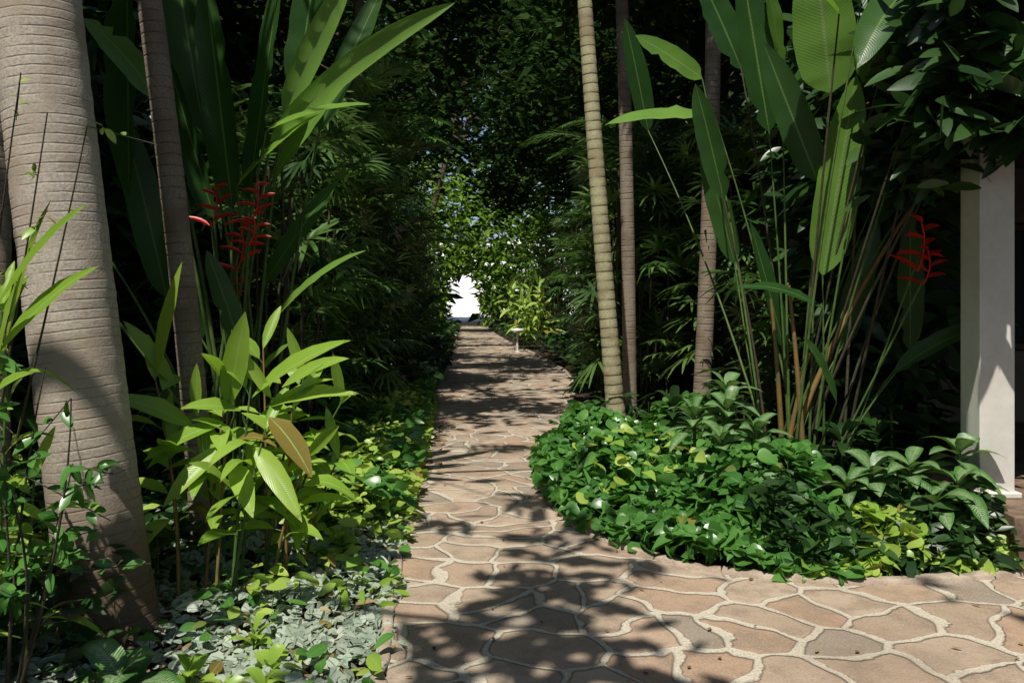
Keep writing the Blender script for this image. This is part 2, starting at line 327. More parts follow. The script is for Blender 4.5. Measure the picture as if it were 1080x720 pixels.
# ---------------------------------------------------------------- house
H=empty('white_house')
for nm,parts in {
 'plinth':[box(3.0,11,4.75,14,0,.3,'plinth')],
 'step':[box(3.35,5.2,4.35,4.748,.012,.15,'plinth')],
 'pillar':[box(3.055,3.285,5.2,5.43,.3,2.72,'plaster')],
 'pillar_base':[box(3.025,3.315,5.17,5.46,.302,.34,'plaster')],
 'corner_pillar':[box(7.1,7.33,5.2,5.43,.3,2.72,'plaster')],
 'beam':[box(3.05,11,5.15,5.48,2.722,2.98,'wood')],
 'side_beam':[box(3.07,3.35,5.482,8.398,2.722,2.98,'wood')],
 'back_wall_low':[box(3.1,11,8.4,8.6,.3,1.05,'shadew')],
 'back_wall_left':[box(3.1,4.2,8.4,8.6,1.052,2.98,'shadew')],
 'back_wall_right':[box(5.6,11,8.4,8.6,1.052,2.98,'shadew')],
 'lintel':[box(4.202,5.598,8.4,8.6,2.4,2.98,'shadew')],
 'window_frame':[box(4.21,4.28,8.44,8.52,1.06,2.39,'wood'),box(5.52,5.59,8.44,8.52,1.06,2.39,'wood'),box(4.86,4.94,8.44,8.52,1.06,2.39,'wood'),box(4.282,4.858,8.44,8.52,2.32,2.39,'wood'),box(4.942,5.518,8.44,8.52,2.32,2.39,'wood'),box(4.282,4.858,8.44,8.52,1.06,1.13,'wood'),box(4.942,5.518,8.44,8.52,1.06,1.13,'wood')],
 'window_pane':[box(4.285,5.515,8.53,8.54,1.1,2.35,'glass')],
 'side_wall':[box(3.1,3.3,8.602,14,.3,2.98,'shadew')],
 'ceiling':[box(3.05,11,5.15,14,2.985,3.05,'wood')]}.items():
    ob=build(nm,parts,H); bevel(ob,.008)
rv=np.array([(2.7,4.8,3.06),(11.4,4.8,3.06),(11.4,14.4,3.06),(2.7,14.4,3.06),(6,9.5,5.0),(9,9.5,5.0)],float)
ob=build('roof',[(rv,np.array([[0,1,5,4],[2,3,4,5]]),np.zeros((6,3)),'tile'),(rv,np.array([[3,0,4],[1,2,5]]),np.zeros((6,3)),'tile')],H)

# ---------------------------------------------------------------- palms
def frond(p0,az_,el,L,mat,nl=46,ll=.5,lw=.035,droop=.6,filt=True):
    d=np.array([math.cos(az_)*math.cos(el),math.sin(az_)*math.cos(el),math.sin(el)])
    t=np.linspace(0,1,12); C=np.array(p0)+d*L*t[:,None]; C[:,2]-=droop*L*t**2
    parts=[tube(C,np.linspace(.018,.004,12)*max(1,L/2),'stem',5)]
    tt=np.repeat(np.linspace(.15,.99,nl),2); sd=np.tile([1,-1],nl)
    B=np.array(p0)+d*L*tt[:,None]; B[:,2]-=droop*L*tt**2
    T=np.tile(d,(len(tt),1)); T[:,2]-=2*droop*tt; T=nrm(T)
    sv=nrm(np.cross(T,[0,0,1.]))*sd[:,None]; up=np.cross(sv*sd[:,None],T)
    D=nrm(sv*.8+T*(.55+.3*tt[:,None])+up*.25+R.randn(len(tt),3)*.06)
    LL=ll*(np.sin(np.pi*(.12+.83*tt))**.7)*R.uniform(.85,1.1,len(tt))
    k=lit_keep(B) if filt else np.ones(len(B),bool)
    parts.append(leaves(B[k],D[k],LL[k],lw,.35,up[k],'blade',mat,.2))
    return parts
def palm_tree(name,p0,p1,r0,r1,bow,mat,crown_mat='areca',flare=1.3,nf=9,fl=2.3,rows=90,ring=.16,ramp=.012):
    E=empty(name); P=curve(p0,p1,bow,rows); t=np.linspace(0,1,rows)
    ln=np.linalg.norm(np.array(p1)-np.array(p0)); h=t*ln
    rad=r0+(r1-r0)*t+r0*(flare-1)*np.exp(-h/.22)
    rad*=1+ramp*np.sin(h*2*np.pi/ring)
    build('trunk',[tube(P,rad,mat,20,.005)],E)
    parts=[tube(curve(p1,np.array(p1)+[0,0,.7],n=6),[r1*1.15,r1*1.3,r1*1.2,r1,r1*.7,.02],'stem',12)]
    for i in range(nf):
        a=i*2.4+R.rand(); parts+=frond(np.array(p1)+[0,0,.5],a,R.uniform(.35,1.1),fl*R.uniform(.8,1.1),crown_mat)
    build('crown',parts,E); return E
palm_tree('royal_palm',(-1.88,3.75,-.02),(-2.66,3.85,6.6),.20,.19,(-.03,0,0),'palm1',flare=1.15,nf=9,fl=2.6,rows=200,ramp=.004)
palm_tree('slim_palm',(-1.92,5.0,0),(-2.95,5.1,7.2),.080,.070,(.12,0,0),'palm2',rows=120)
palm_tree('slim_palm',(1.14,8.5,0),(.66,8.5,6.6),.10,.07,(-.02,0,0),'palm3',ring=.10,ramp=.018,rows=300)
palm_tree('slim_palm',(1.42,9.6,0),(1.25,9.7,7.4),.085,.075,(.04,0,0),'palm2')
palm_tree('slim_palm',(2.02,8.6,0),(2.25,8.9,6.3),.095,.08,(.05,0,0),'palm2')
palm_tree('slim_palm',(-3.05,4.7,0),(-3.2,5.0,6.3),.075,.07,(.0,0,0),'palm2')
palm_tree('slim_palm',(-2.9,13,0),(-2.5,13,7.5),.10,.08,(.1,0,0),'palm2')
parts=[]
for i in range(60):
    a=R.uniform(0,6.28); r=R.uniform(.16,.22); q=R.uniform(.27,.46); b0=np.array([-1.88,3.75,0])
    parts.append(tube(curve(b0+[math.cos(a)*r,math.sin(a)*r,R.uniform(.02,.09)],b0+[math.cos(a+.2)*q,math.sin(a+.2)*q,-.005],(0,0,.012),6),R.uniform(.006,.012),'bark',6,.1))
build('palm_roots',parts)

# ---------------------------------------------------------------- broadleaf trees
def tree(name,x,y,cz,cr,crz,n,mat='tree',ls=.26,trunkr=.16,ncl=46,lean=(0,0)):
    E=empty(name); top=np.array([x+lean[0],y+lean[1],cz])
    parts=[tube(curve((x,y,-.05),top,(R.uniform(-.3,.3),R.uniform(-.3,.3),0),14),np.linspace(trunkr*1.25,trunkr*.55,14),'bark',10,.05)]
    cc=[]
    for i in range(ncl):
        d=rdir(1,-.7,1)[0]*R.uniform(.45,1)**.6; cc.append(top+d*[cr,cr,crz])
    cc=np.array(cc); ck=lit_keep(cc)
    for i in range(0,ncl,2):
        if not ck[i]: continue
        st=top-[0,0,R.uniform(0,cz*.3)]; parts.append(tube(curve(st,cc[i],(0,0,R.uniform(-.2,.5)),7),np.linspace(trunkr*.4,.015,7),'bark',6,.05))
    build('trunk',parts,E)
    ci=R.randint(0,ncl,n); P=cc[ci]+R.randn(n,3)*[.55,.55,.36]*(cr/4.)
    k=lit_keep(P)&(P[:,2]>2.2); 
    xc=-.1-.06*P[:,1]; k&=~((np.abs(P[:,0]-xc)<1.3)&(P[:,2]<3.2)); k&=~((np.abs(P[:,0]+.058*P[:,1])<1.)&(P[:,2]<1.6+.032*P[:,1])&(P[:,1]>5))
    P=P[k]; m=len(P)
    D=rdir(m,-.6,.5); hn=nrm(rdir(m,-.2,1)+[0,0,.6])
    L=ls*R.uniform(.6,1.3,m)
    build('crown',[leaves(P,D,L,L*.45,.15,hn,'dia',mat,.15)],E)
TR=[(-6.2,-3,7.5,4.6,2.0,8500,'tree',.34),(-4.6,1.2,7.2,4.0,1.6,9000,'tree',.3),(5.5,-2.5,7.4,4.6,1.9,8500,'tree',.34),(1.5,-5.5,8.2,4.4,1.8,6000,'tree',.34),
 (-5.4,8,7.6,4.6,2.3,13000,'tree',.31),(4.4,10.5,7.4,4.2,2.3,12000,'tree',.30),(-5.2,15.5,7.6,4.8,3.0,13000,'tree',.32),(4.6,18,7.6,4.8,3.2,13000,'tree',.32),
 (-5.4,24,8.2,5,3.8,13000,'tree',.36),(4.2,27,8.4,5.2,4.2,13000,'tree',.38),(-6.6,34,9.2,5.2,5.4,12000,'tree',.42),(3.4,37,9.4,5.4,5.6,12000,'tree',.42),(-9.2,45,10,6,6.8,9000,'tree',.5),(4.5,47,10,6.2,6.8,9000,'tree',.5)]
for x,y,cz,cr,crz,n,mt,ls in TR: tree('shade_tree',x,y,cz,cr,crz,n,mt,ls,.2)
tree('shade_tree',-6.6,45,14,6,7.2,9000,'tree',.5,.2,lean=(4,0))

def mass(name,n,fn,mat,ls,filt=True,asp=.42,prof='dia'):
    P=fn(n); 
    if filt: P=P[lit_keep(P)]
    m=len(P); L=ls*R.uniform(.6,1.3,m)
    D=rdir(m,-.7,.6); hn=nrm(rdir(m,-.2,1)+[0,-.4,.6])
    return build(name,[leaves(P,D,L,L*asp,.2,hn,prof,mat,.15)])
def far(n):
    P=np.c_[R.uniform(-38,38,n),R.uniform(52,58,n),R.uniform(0,1,n)**.8*24]
    k=~((np.abs(P[:,0]+.0595*P[:,1])<1.0)&(P[:,2]<3.3)); return P[k]
mass('distant_trees',28000,far,'tree',1.15,False)
def arch(n):
    P=np.c_[R.uniform(-8,3,n),R.uniform(44,51,n),R.uniform(0,10,n)]
    P=P[R.rand(len(P))<np.clip(1.25-P[:,2]/10,0,1)]
    k=~((np.hypot((P[:,0]+.0595*P[:,1])/.9,(P[:,2]-1.6)/1.5)<1)|((np.abs(P[:,0]+.0595*P[:,1])<.95)&(P[:,2]<1.6))); return P[k]
mass('arching_shrubs',15000,arch,'treeb',.45,False)  # sunlit shrubs arching round the opening, no flowers
def sidew(x0,x1,y0,y1,z1):
    return lambda n: np.c_[R.uniform(x0,x1,n),R.uniform(y0,y1,n),R.uniform(0,z1,n)]
mass('background_shrubs',12000,sidew(-9,-5,2,52,7),'shade',.7,False)
mass('background_shrubs',9000,sidew(4.6,9,14.5,52,7),'shade',.7,False)
mass('background_shrubs',4000,sidew(2.6,4.6,11,17,4.5),'shade',.34,False)
mass('background_shrubs',7000,sidew(-5.2,-3.6,4.2,16,4.6),'shade',.34,False)
mass('veranda_shrubs',2000,sidew(2.7,3.7,6.4,8.2,2.7),'shade',.32,False,.35,'lance')
def backdrop(name,x,y0,y1,h):  # added dark sheet behind the shrubs, stops sky leaking through
    ny,nz=int((y1-y0)*2),int(h*2); V=[]
    for i in range(ny+1):
        for j in range(nz+1): V.append((x+R.uniform(-.35,.35),y0+(y1-y0)*i/ny,h*j/nz-.05+ (R.uniform(-.3,.3) if j==nz else 0)))
    F=[[i*(nz+1)+j,(i+1)*(nz+1)+j,(i+1)*(nz+1)+j+1,i*(nz+1)+j+1] for i in range(ny) for j in range(nz)]
    build(name,[(np.array(V),np.array(F),np.full((len(V),3),.3),'shade')])
backdrop('dark_backdrop',-9.3,-8,56,9); backdrop('dark_backdrop',11.8,-8,56,9)

# ---------------------------------------------------------------- lady palms (fans)
def fans(P,out,n_bl,L,W,mat,rr=None):
    m=len(P); base=np.repeat(P,n_bl,0); o_=nrm(out+R.randn(m,3)*.45+[0,0,.25])
    upv=nrm(np.cross(np.cross(o_,[0,0,1.]),o_)); nn=nrm(upv+R.randn(m,3)*.3); sd=nrm(np.cross(o_,nn))
    ang=np.tile(np.linspace(-1.75,1.75,n_bl),m)+R.randn(m*n_bl)*.06
    O=np.repeat(o_,n_bl,0);Sd=np.repeat(sd,n_bl,0);Nn=np.repeat(nn,n_bl,0)
    D=O*np.cos(ang)[:,None]+Sd*np.sin(ang)[:,None]+Nn*.12
    LL=np.repeat(L*R.uniform(.7,1.2,m),n_bl)*(1-.18*np.abs(ang)/1.75)
    rnd=np.repeat(R.rand(m),n_bl)
    return leaves(base,D,LL,LL*W,np.repeat(R.uniform(.15,.55,m),n_bl),Nn,'blade',mat,.12,rnd=rnd)
def lady_palm(name,x,y,h,rad,n,side,L=.36):
    parts=[]; nc=max(5,n//9)
    for i in range(nc):
        bx,by=x+R.uniform(-1,1)*rad*.6,y+R.uniform(-1,1)*rad*.8
        parts.append(tube(curve((bx,by,0),(bx+R.randn()*.15,by+R.randn()*.15,h*R.uniform(.6,.95)),n=4),.013,'cane',5))
    P=np.c_[x+R.uniform(-1,1,n)*rad,y+R.uniform(-1,1,n)*rad,h*R.uniform(.12,1.05,n)**.8]
    k=(R.rand(n)<.4)|lit_keep(P); P=P[k]
    out=np.c_[(P[:,0]-x)/rad+side*.6,(P[:,1]-y)/rad-.5,np.full(len(P),.1)]
    parts.append(fans(P,nrm(out),9,L,.105,'rhapis'))
    build(name,parts)
for x,y,h,rad,n in [(-2.3,7.6,3.3,.75,160),(-2.5,9.2,3.9,.9,240),(-2.2,10.8,3.4,.7,160),(-2.6,12.4,4.2,.9,200),(-2.7,14.4,3.7,.9,180),(-2.8,16.6,4.3,.9,180),(-3.0,19,3.8,1.,160),(-3.3,22,4.2,1.1,150),(-3.6,25.5,4.0,1.1,130),(-4.1,29.5,4.3,1.2,110),(-4.5,34,4.5,1.3,90),(-4.9,39,4.5,1.4,80)]:
    lady_palm('lady_palm',x,y,h,rad,n,1,.42)
for x,y,h,rad,n in [(1.6,10.6,3.6,.65,170),(1.9,12.3,4.0,.8,200),(2.2,14.4,3.6,.85,170),(2.3,16.8,4.3,.9,170),(2.3,19.4,3.8,1.,150),(2.3,22.5,4.2,1.,140),(2.0,28.5,3.8,1.1,120),(1.5,33,4.0,1.2,100),(1.1,38,4.2,1.3,90),(2.9,9.6,3.8,.8,140),(2.6,7.6,1.8,.5,50)]:
    lady_palm('lady_palm',x,y,h,rad,n,-1,.42)
def areca(name,x,y,n,L,h0=.3,azr=(0,6.28),ll=.42):
    parts=[]
    for i in range(n):
        a=R.uniform(*azr); bx,by=x+R.randn()*.12,y+R.randn()*.12; hz=h0*R.uniform(.5,1.2)
        parts.append(tube(curve((bx,by,0),(bx+math.cos(a)*.05,by+math.sin(a)*.05,hz),n=4),.018,'stem',6))
        parts+=frond((bx+math.cos(a)*.05,by+math.sin(a)*.05,hz),a,R.uniform(.7,1.25),L*R.uniform(.8,1.15),'areca',34,ll,.034,.55,False)
    build(name,parts)
areca('areca_palm',-2.0,8.3,7,1.5,1.2); areca('areca_palm',-2.3,11.5,8,1.9,2.0); areca('areca_palm',1.5,11.3,9,1.8,1.9,ll=.45); areca('areca_palm',1.6,13.6,8,1.6,1.2); areca('areca_palm',-2.2,15.5,8,1.8,1.0); areca('areca_palm',2.1,18,8,2.0,1.6); areca('areca_palm',-2.9,21,8,2.0,1.4)
areca('areca_palm',-2.4,14,11,2.6,3.6,ll=.6); areca('areca_palm',2.3,15.5,11,2.6,3.8,ll=.6); areca('areca_palm',-2.9,20,10,2.8,4.8,ll=.65); areca('areca_palm',-2.3,9.8,8,2.0,3.2,ll=.5)

# ---------------------------------------------------------------- heliconias
def stems_to(parts,base,tops,r=.013,mat='stem',spread=.2):
    for tp in tops:
        b0=np.array([base[0]+R.uniform(-1,1)*spread,base[1]+R.uniform(-1,1)*spread,0]); tp=np.array(tp,float)
        parts.append(tube(curve(b0,tp,((b0[0]-tp[0])*.12,0,0),12),np.linspace(r*1.4,r*.6,12),mat,7))
def bracts(p,sz,n=6,az0=0.):
    parts=[]; p=np.array(p,float); t=curve(p-[0,0,sz*.6],p+[.03,0,sz*.5],(.03,0,0),n)
    parts.append(tube(t,.007,'red',5))
    for i in range(n):
        sgn=1 if i%2 else -1; D=np.array([sgn*math.cos(az0),sgn*math.sin(az0),.35+.15*R.randn()])+R.randn(3)*.15
        parts.append(leaves([t[i]],[nrm(D)],[sz*(.85-.08*i)],[sz*.17],[.1],[[0,-.3,.9]],'lance','red',1.1))
    return parts
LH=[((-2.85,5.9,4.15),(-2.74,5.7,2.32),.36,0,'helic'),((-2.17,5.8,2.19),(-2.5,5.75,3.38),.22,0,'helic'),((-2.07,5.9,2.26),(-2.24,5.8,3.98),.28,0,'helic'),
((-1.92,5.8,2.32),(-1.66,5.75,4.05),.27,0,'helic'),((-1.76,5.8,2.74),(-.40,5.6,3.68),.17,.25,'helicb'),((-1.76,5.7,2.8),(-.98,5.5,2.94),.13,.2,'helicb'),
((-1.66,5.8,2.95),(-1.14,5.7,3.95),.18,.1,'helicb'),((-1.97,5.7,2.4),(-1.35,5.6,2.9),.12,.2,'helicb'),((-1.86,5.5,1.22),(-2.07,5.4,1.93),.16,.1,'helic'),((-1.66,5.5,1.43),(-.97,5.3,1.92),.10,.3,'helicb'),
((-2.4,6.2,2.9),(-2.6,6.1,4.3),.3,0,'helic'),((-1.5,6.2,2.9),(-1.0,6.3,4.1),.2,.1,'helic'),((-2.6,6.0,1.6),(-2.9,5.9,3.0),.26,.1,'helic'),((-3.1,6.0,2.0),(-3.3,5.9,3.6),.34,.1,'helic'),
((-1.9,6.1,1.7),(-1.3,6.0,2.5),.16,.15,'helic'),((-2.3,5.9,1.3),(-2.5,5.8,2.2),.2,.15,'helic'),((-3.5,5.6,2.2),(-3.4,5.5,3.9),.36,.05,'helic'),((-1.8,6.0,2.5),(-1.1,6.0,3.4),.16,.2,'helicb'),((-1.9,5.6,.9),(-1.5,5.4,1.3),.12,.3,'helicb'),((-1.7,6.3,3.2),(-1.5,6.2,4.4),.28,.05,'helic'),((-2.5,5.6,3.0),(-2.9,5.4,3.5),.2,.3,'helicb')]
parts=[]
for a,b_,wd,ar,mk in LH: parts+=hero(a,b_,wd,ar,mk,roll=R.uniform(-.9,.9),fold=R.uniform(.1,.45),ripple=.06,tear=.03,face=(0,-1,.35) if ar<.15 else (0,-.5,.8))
stems_to(parts,(-2.05,5.85),[q[0] for q in LH],.014,'stem',.28)
build('heliconia',parts)
parts=[]
for p_,sz,a in [((-2.12,5.6,2.25),.24,0),((-1.83,5.6,2.28),.22,.3),((-1.92,5.55,1.95),.26,.1),((-1.82,5.5,2.08),.18,0),((-1.98,5.6,1.68),.12,.2)]:
    parts+=bracts(p_,sz,6,a); parts.append(tube(curve((-1.95+R.randn()*.08,5.7,0),(p_[0],p_[1],p_[2]-.1),n=8),.008,'stem',6))
build('heliconia_flower',parts)
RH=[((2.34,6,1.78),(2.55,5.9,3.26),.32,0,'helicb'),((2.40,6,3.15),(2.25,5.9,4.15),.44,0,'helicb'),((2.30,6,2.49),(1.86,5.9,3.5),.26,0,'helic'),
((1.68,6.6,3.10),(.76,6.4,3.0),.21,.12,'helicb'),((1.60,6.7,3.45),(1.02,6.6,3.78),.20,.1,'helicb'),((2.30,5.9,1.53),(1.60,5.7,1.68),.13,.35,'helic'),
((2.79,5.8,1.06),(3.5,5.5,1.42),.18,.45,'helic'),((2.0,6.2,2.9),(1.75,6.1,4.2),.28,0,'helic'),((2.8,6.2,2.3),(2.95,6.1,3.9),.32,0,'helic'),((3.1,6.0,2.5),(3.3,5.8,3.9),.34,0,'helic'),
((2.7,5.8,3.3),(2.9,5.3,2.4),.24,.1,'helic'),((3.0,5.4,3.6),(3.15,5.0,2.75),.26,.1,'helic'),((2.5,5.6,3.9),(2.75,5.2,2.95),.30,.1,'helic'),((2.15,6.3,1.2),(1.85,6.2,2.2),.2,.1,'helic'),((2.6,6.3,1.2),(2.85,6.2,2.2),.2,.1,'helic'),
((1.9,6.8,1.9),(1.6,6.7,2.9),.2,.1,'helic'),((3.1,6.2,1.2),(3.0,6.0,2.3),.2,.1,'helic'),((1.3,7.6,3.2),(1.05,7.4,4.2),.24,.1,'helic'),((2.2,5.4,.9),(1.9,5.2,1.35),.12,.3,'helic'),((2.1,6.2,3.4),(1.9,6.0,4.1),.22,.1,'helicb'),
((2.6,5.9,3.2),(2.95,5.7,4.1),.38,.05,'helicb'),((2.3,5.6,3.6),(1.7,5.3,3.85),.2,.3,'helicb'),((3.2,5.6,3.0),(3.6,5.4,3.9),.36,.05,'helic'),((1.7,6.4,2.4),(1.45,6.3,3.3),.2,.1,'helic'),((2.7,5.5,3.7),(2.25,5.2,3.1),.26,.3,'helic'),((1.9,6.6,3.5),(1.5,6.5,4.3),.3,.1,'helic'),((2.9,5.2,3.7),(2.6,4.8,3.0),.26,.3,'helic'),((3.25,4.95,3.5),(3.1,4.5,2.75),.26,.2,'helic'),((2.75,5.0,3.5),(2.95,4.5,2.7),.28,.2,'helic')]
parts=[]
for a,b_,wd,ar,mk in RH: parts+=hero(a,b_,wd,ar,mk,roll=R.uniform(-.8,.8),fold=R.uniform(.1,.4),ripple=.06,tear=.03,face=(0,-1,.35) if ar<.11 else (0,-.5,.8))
stems_to(parts,(2.2,6.15),[q[0] for q in RH[:20]],.009,'stem',.22)
stems_to(parts,(2.4,6.3),[q[0] for q in RH[20:]],.010,'cane',.3)
stems_to(parts,(2.1,6.0),[(1.95,6,1.6),(2.05,5.9,1.7),(3.15,6,2.5),(2.2,5.9,1.2)],.020,'stemo',.15)
build('heliconia',parts)
parts=[]
for p_,sz,a in [((2.80,5.5,1.97),.30,.2),((2.84,5.5,1.83),.22,0)]:
    parts+=bracts(p_,sz,7,a); parts.append(tube(curve((2.3+R.randn()*.08,5.9,0),(p_[0],p_[1],p_[2]-.1),n=8),.008,'stem',6))
build('heliconia_flower',parts)

# ---------------------------------------------------------------- ginger-type clumps with leafy canes
def cane(parts,b0,tp,n,L,W,mat,stem='stem',t0=.3,azm=None,el=(.1,1.0)):
    b0=np.array(b0,float);tp=np.array(tp,float); C=curve(b0,tp,((b0[0]-tp[0])*.15,0,0),14)
    parts.append(tube(C,np.linspace(.011,.005,14),stem,6)); a0=R.uniform(0,6.28) if azm is None else azm
    for i in range(n):
        t=t0+(1-t0)*(i+.5)/n; p=C[int(t*13)]; a=a0+(i%2)*math.pi+R.randn()*.45; e=R.uniform(*el)*(.5+.7*t)
        D=np.array([math.cos(a)*math.cos(e),math.sin(a)*math.cos(e),math.sin(e)]); l=L*R.uniform(.7,1.15)
        pt=p+D*.05; parts.append(tube([p,pt],.004,'stem',4))
        parts.append(leaves([pt],[D],[l],[W*R.uniform(.8,1.15)],[R.uniform(.25,.75)],[[R.randn()*.2,-.3,1]],'lance',mat,R.uniform(.1,.4),.05))
    D=nrm(np.array([R.randn()*.35,R.randn()*.35,1])); parts.append(leaves([tp],[D],[L*.9],[W*.7],[.1],[[0,-1,.2]],'lance',mat,.5,.03))
parts=[]
GH=[((-1.97,4.4,1.15),(-1.78,4.3,1.80),.14,.05),((-1.76,4.4,.89),(-2.12,4.2,1.08),.13,.25),((-1.9,4.5,1.1),(-2.15,4.4,1.48),.10,.2),((-1.57,4.4,1.0),(-1.44,4.3,1.53),.14,.05),
((-1.44,4.4,1.05),(-.85,4.2,1.38),.13,.25),((-1.36,4.4,1.0),(-.84,4.3,1.08),.12,.3),((-1.31,4.3,.96),(-1.03,4.1,.68),.15,.3),((-1.57,4.3,.92),(-1.90,4.1,.76),.12,.3),((-1.55,4.3,.8),(-1.8,4.1,.52),.11,.3),
((-1.40,4.3,.8),(-1.08,4.1,.45),.12,.3),((-1.5,4.4,.98),(-1.75,4.2,1.02),.11,.3),((-1.3,4.5,1.1),(-.9,4.4,1.27),.1,.3),((-1.5,4.3,.7),(-1.3,4.0,.5),.12,.3),((-1.35,4.4,.62),(-1.0,4.3,.72),.1,.3)]
for a,b_,wd,ar in GH: parts+=hero(a,b_,wd,ar,'ginger','lance',roll=R.uniform(-.6,.6),face=(0,-.6,.8),fold=R.uniform(.15,.4))
for b0,tp in [((-1.72,4.1),(-1.97,4.4,1.15)),((-1.58,4.25),(-1.57,4.4,1.0)),((-1.48,4.2),(-1.44,4.4,1.15)),((-1.5,4.4),(-1.33,4.4,1.05)),((-1.45,4.1),(-1.33,4.3,.9)),((-1.62,4.4),(-1.74,4.4,.95)),((-1.66,4.3),(-1.6,4.5,1.2)),((-1.4,4.5),(-1.2,4.6,1.15)),
  ((-1.3,4.3),(-1.10,4.3,.75)),((-1.35,4.6),(-1.0,4.7,1.0)),((-1.8,4.3),(-1.95,4.5,.8)),((-1.45,4.7),(-1.5,4.8,1.3)),((-1.25,4.4),(-1.2,4.35,1.0)),((-1.2,4.6),(-.98,4.5,.7))]:
    cane(parts,(b0[0],b0[1],0),tp,6,.37,.095,'ginger','stemo' if R.rand()<.4 else 'stem',t0=.38)
build('ginger_plant',parts)
parts=[]
for i in range(12): 
    b0=(.8+R.randn()*.3,25+R.randn()*.3,0); cane(parts,b0,(b0[0]-.15+R.randn()*.4,b0[1]+R.randn()*.3,R.uniform(1.2,2.2)),9,.6,.13,'pothos')
build('variegated_ginger',parts)
parts=[]
for a,b_,wd,ar in [((-1.95,3.0,1.55),(-1.54,2.9,1.95),.085,.25),((-1.93,3.0,1.4),(-1.53,2.95,1.72),.08,.3),((-2.0,3.05,1.5),(-1.98,3.0,2.15),.09,.05),((-1.97,3.1,1.4),(-1.80,3.0,1.82),.10,.1),((-1.95,3.0,1.3),(-1.80,2.9,1.68),.09,.1),((-1.95,2.9,1.2),(-1.68,2.8,1.34),.07,.3),((-2.0,3.2,1.6),(-1.85,3.2,2.0),.09,.1)]:
    parts+=hero(a,b_,wd,ar,'ginger','lance',face=(0,-.6,.8),roll=R.uniform(-.5,.5),fold=.3)
for b0,tp in [((-2.0,3.05,0),(-1.92,3.0,1.55)),((-2.05,3.0,0),(-1.96,3.05,1.5)),((-1.93,2.95,0),(-1.9,3.0,1.3)),((-1.9,3.1,0),(-1.86,3.1,.9))]: cane(parts,b0,tp,7,.26,.065,'ginger')
build('ginger_plant',parts)
def twiggy(name,p0,ends,nl,ll,mat):
    parts=[];B=[];D=[]
    for e in ends:
        e=np.array(e,float); C=curve(p0,e,(R.randn()*.05,0,.06),10); parts.append(tube(C,np.linspace(.008,.0025,10),'cane',5))
        for k in range(4):
            i=R.randint(4,10); q=C[i]+R.randn(3)*[.14,.10,.12]; parts.append(tube([C[i],q],.0022,'cane',4))
            for j in range(nl): s_=R.rand(); B.append(C[i]+(q-C[i])*s_+R.randn(3)*.006); D.append(nrm(R.randn(3)+[0,-.2,.2]))
    B=np.array(B);D=np.array(D);L=ll*R.uniform(.6,1.3,len(B))
    parts.append(leaves(B,D,L,L*.5,.3,nrm(R.randn(len(B),3)*.5+[0,-.4,1]),'lance',mat,.2)); build(name,parts)
twiggy('twiggy_shrub',(-1.85,2.9,0),[(-1.55,2.8,1.25),(-1.7,2.9,1.35),(-1.85,2.8,1.2),(-1.6,2.9,1.0),(-1.75,2.7,1.05),(-1.9,2.9,1.4)],9,.07,'heart')
twiggy('twiggy_shrub',(-2.25,3.2,0),[(-1.75,3.0,2.3),(-1.85,3.0,2.45),(-1.95,2.9,2.6),(-1.6,3.0,2.25)],6,.05,'pothos')
twiggy('twiggy_shrub',(-2.3,3.1,0),[(-2.1,3.0,.8),(-2.2,3.1,1.0),(-2.0,3.3,.7)],12,.08,'pothos')

# ---------------------------------------------------------------- ground cover
def inpoly(P,poly):
    x,y=P[:,0],P[:,1]; c=np.zeros(len(P),bool); j=len(poly)-1
    for i in range(len(poly)):
        xi,yi=poly[i];xj,yj=poly[j]
        cnd=((yi>y)!=(yj>y))&(x<(xj-xi)*(y-yi)/(yj-yi+1e-12)+xi); c^=cnd; j=i
    return c
def bump2(x,y,s):
    return .5+.25*np.sin(x*s+1.3*np.sin(y*s*.7))+.25*np.sin(y*s*1.3+1.7*np.sin(x*s*.9+2))
def cover(name,poly,n,ls,mat,h0,h1,prof='heart',edge=None,freq=5,asp=.75,patch=0.,up=.8,dl=.5):
    poly=np.array(poly,float); lo=poly.min(0);hi=poly.max(0); P=R.uniform(lo,hi,(n,2)); P=P[inpoly(P,poly)]
    if patch>0: P=P[bump2(P[:,0]+3,P[:,1]+7,freq*1.4)+R.randn(len(P))*.1>patch]
    m=len(P); hh=h0+(h1-h0)*bump2(P[:,0],P[:,1],freq)
    if edge is not None:
        d=np.full(m,9.)
        for e in edge: d=np.minimum(d,np.hypot(P[:,0]-e[0],P[:,1]-e[1]))
        hh=hh*np.clip(.25+d/.45,0,1)
    z=hh*(1-R.rand(m)**2*.75)
    B=np.c_[P,z]; D=rdir(m,-.25,.4); L=ls*R.uniform(.5,1.4,m)
    hn=nrm(R.randn(m,3)*.5+[0,-.25,up]); parts=[leaves(B-D*L[:,None]*.4,D,L,L*asp*R.uniform(.75,1.1,m),dl*R.rand(m),hn,prof,mat,.18,.03)]
    k=R.rand(m)<.25; kb=np.where(k)[0][:1500]
    for i in kb[::3]: parts.append(tube([(P[i,0]+R.randn()*.02,P[i,1]+R.randn()*.02,0),B[i]],.003,'stem',3))
    return build(name,parts)
Le=[tuple(p) for p in Ledge if 2.3<p[1]<16]
def lpoly(y0,y1,off0,off1):
    L_=[p for p in Ledge if y0<=p[1]<=y1]
    return [(p[0]-off0+(.035*math.sin(p[1]*9)+.02*math.sin(p[1]*23) if off0<.07 else 0),p[1]) for p in L_]+[(p[0]-off1,p[1]) for p in L_[::-1]]
cover('silver_ground_cover',lpoly(2.4,5.9,.0,1.6),8000,.062,'silver',.03,.12,patch=.12,edge=Le)
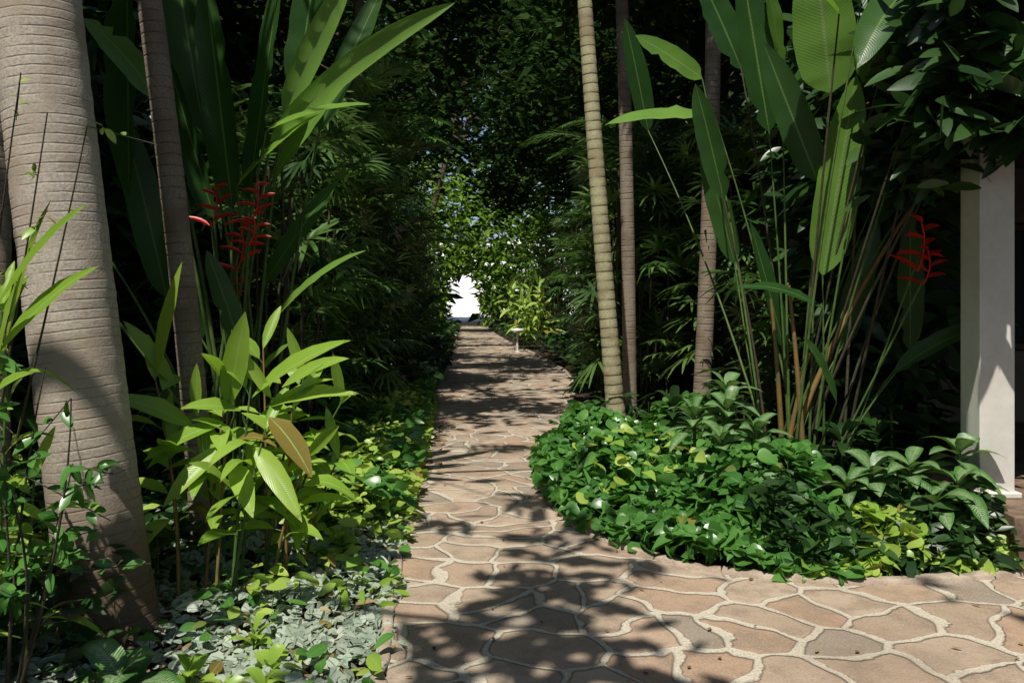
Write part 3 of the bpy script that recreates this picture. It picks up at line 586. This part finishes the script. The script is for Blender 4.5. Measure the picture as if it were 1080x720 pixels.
cover('green_ground_cover',lpoly(2.4,7.2,.0,2.2),1100,.10,'heart',.06,.22,patch=.5,freq=4,prof='lance',asp=.5)
cover('yellow_ground_cover',lpoly(2.4,9.6,-.03,.75),1700,.105,'pothos',.08,.30,patch=.55,freq=3.2,edge=Le,prof='lance',asp=.5)
cover('yellow_ground_cover',lpoly(5.0,12,-.04,.9),4200,.11,'pothos',.15,.46,patch=.15,freq=4,edge=Le,prof='lance',asp=.55)
cover('green_ground_cover',lpoly(5.2,14,.04,1.3),4500,.13,'heart',.12,.42,patch=.3,freq=3)
cover('green_ground_cover',lpoly(3,9,1.2,3.2),4500,.15,'shade',.15,.5,freq=3,prof='lance',asp=.4)
cover('yellow_ground_cover',[(-3.2,3.0),(-2.05,3.0),(-2.05,4.6),(-3.2,4.6)],1400,.12,'pothos',.15,.5,prof='lance',asp=.4)
cover('green_ground_cover',lpoly(12,45,.02,1.6),6000,.26,'shade',.2,.6,freq=2,prof='lance',asp=.4)
Re=[tuple(p) for p in Redge if p[1]<12]
rb=[tuple(p+np.array([.0,.02])) for p in Redge if p[1]<8.2]
cover('heart_leaf_ground_cover',[(p[0]-.02 if p[1]>5 else p[0],p[1]) for p in rb if p[0]<2.0 or p[1]>5]+[(2.0,8.2),(2.0,4.6)],7000,.12,'heart',.18,.64,edge=Re,freq=3.6,up=.6,dl=.8,asp=.7)
cover('yellow_ground_cover',[(1.65,4.46),(3.0,4.58),(3.0,5.25),(1.75,5.25)],1400,.10,'pothos',.12,.36,edge=Re,freq=6,patch=.3,dl=.8)
cover('green_ground_cover',[(1.5,4.5),(3.0,4.58),(3.0,8.2),(1.5,8.2)],3800,.15,'shade',.2,.5,edge=Re,prof='lance',asp=.35)
cover('yellow_ground_cover',[(.5,5.6),(1.4,5.3),(1.4,6.6),(.5,7)],110,.11,'pothos',.45,.60,edge=Re,freq=3.6)
rl=[(p[0]+.05,p[1]) for p in Redge if 8<p[1]<46]
cover('green_ground_cover',rl+[(x+1.4,y) for x,y in rl[::-1]],6000,.22,'shade',.2,.6,freq=2,prof='lance',asp=.4)

# ---------------------------------------------------------------- rosettes
def rosette(parts,x,y,z,n,L,W,mat,el=(.1,1.2),prof='lance',stemm='stem'):
    parts.append(tube([(x+R.randn()*.03,y,0),(x,y,z)],.012,stemm,6)); B=[];D=[];LL=[]
    for i in range(n):
        a=i*2.4+R.rand()*.5; e=el[1]+(el[0]-el[1])*i/n+R.randn()*.1
        B.append((x,y,z-i*.012)); D.append((math.cos(a)*math.cos(e),math.sin(a)*math.cos(e),math.sin(e))); LL.append(L*R.uniform(.75,1.15))
    LL=np.array(LL); h=np.tile([0,0,1.],(n,1))+R.randn(n,3)*.15
    parts.append(leaves(np.array(B),np.array(D),LL,W*R.uniform(.85,1.15,n),.55,h,prof,mat,.22,.04))
parts=[]
for x,y,z in [(1.62,6.0,.78),(1.42,6.2,.70),(1.78,5.8,.64),(1.5,5.7,.6),(1.7,6.3,.9)]: rosette(parts,x,y,z,14,.34,.11,'varie')
build('variegated_dracaena',parts); parts=[]
for x,y,z in [(2.35,5.2,.48),(2.55,5.1,.54),(2.8,5.0,.46),(2.15,5.1,.42),(2.92,5.2,.62),(2.62,4.9,.38)]: rosette(parts,x,y,z,11,.32,.12,'varie',(.0,1.0))
build('aglaonema',parts); parts=[]
for x,y,z in [(1.85,5.5,.3),(2.05,5.7,.45),(2.4,5.8,.6),(2.7,5.9,.6),(2.95,6.2,.8),(1.9,7,.7),(1.5,7.4,.6)]: rosette(parts,x,y,z,14,.38,.09,'shade')
build('dark_dracaena',parts); parts=[]
rosette(parts,-1.55,3.15,.10,8,.34,.14,'varie',(.3,1.1),'paddle')
build('hosta_plant',parts); parts=[]
for x,y,z in [(-1.15,3.55,.1),(-1.0,3.3,.08),(-1.3,3.2,.1),(-.95,3.05,.1),(-1.05,4.9,.15),(-1.0,5.6,.2)]: rosette(parts,x,y,z,10,.2,.07,'ginger',(.3,1.2))
build('young_ginger_plant',parts); parts=[]
for i in range(26):
    y=R.uniform(5.3,10.5); x=-.9-.09*(y-5)-R.uniform(.3,1.3); rosette(parts,x,y,R.uniform(.2,.6),12,.34,.07,'shade' if R.rand()<.6 else 'heart')
build('border_plants',parts)
mass('climbing_vine',2200,lambda n:np.c_[R.uniform(2.5,5.6,n),R.uniform(4.55,5.14,n),2.55+1.6*R.rand(n)],'shade',.28,False,.35,'lance')
mass('climbing_vine',1300,lambda n:np.c_[R.uniform(2.55,3.04,n),R.uniform(5,8.4,n),2.3+1.8*R.rand(n)],'shade',.26,False,.35,'lance')

# fallen leaves
n=260; P=np.c_[R.uniform(-.6,3.5,n),R.uniform(2.4,14,n),np.full(n,.02)]
k=inpoly(P[:,:2],[tuple(p) for p in pav]); P=P[k]; m=len(P); D=rdir(m,-.02,.08)
parts=[leaves(P,D,R.uniform(.015,.05,m),R.uniform(.008,.02,m),-.05,np.tile([0,0,1.],(m,1)),'lance','litter',.3)]
n=2500; P=np.c_[R.uniform(-3,-.7,n),R.uniform(2.4,10,n),R.uniform(.008,.03,n)]; D=rdir(n,-.05,.3)
parts.append(leaves(P,D,R.uniform(.03,.12,n),R.uniform(.01,.04,n),.1,nrm(R.randn(n,3)*.3+[0,0,1]),'lance','litter',.3))
build('leaf_litter',parts)

G=empty('garden_lamp')
build('post',[tube([(.16,23.8,0),(.16,23.8,.62)],.03,'lamp',12)],G)
build('shade',[tube([(.16,23.8,.62),(.16,23.8,.64),(.16,23.8,.70),(.16,23.8,.72)],[.05,.22,.18,.01],'lamp',20)],G)
build('foot',[tube([(.16,23.8,0),(.16,23.8,.03),(.16,23.8,.035)],[.08,.08,.01],'lamp',14)],G)
print('verts',sum(len(o.data.vertices) for o in bpy.data.objects if o.type=='MESH'))
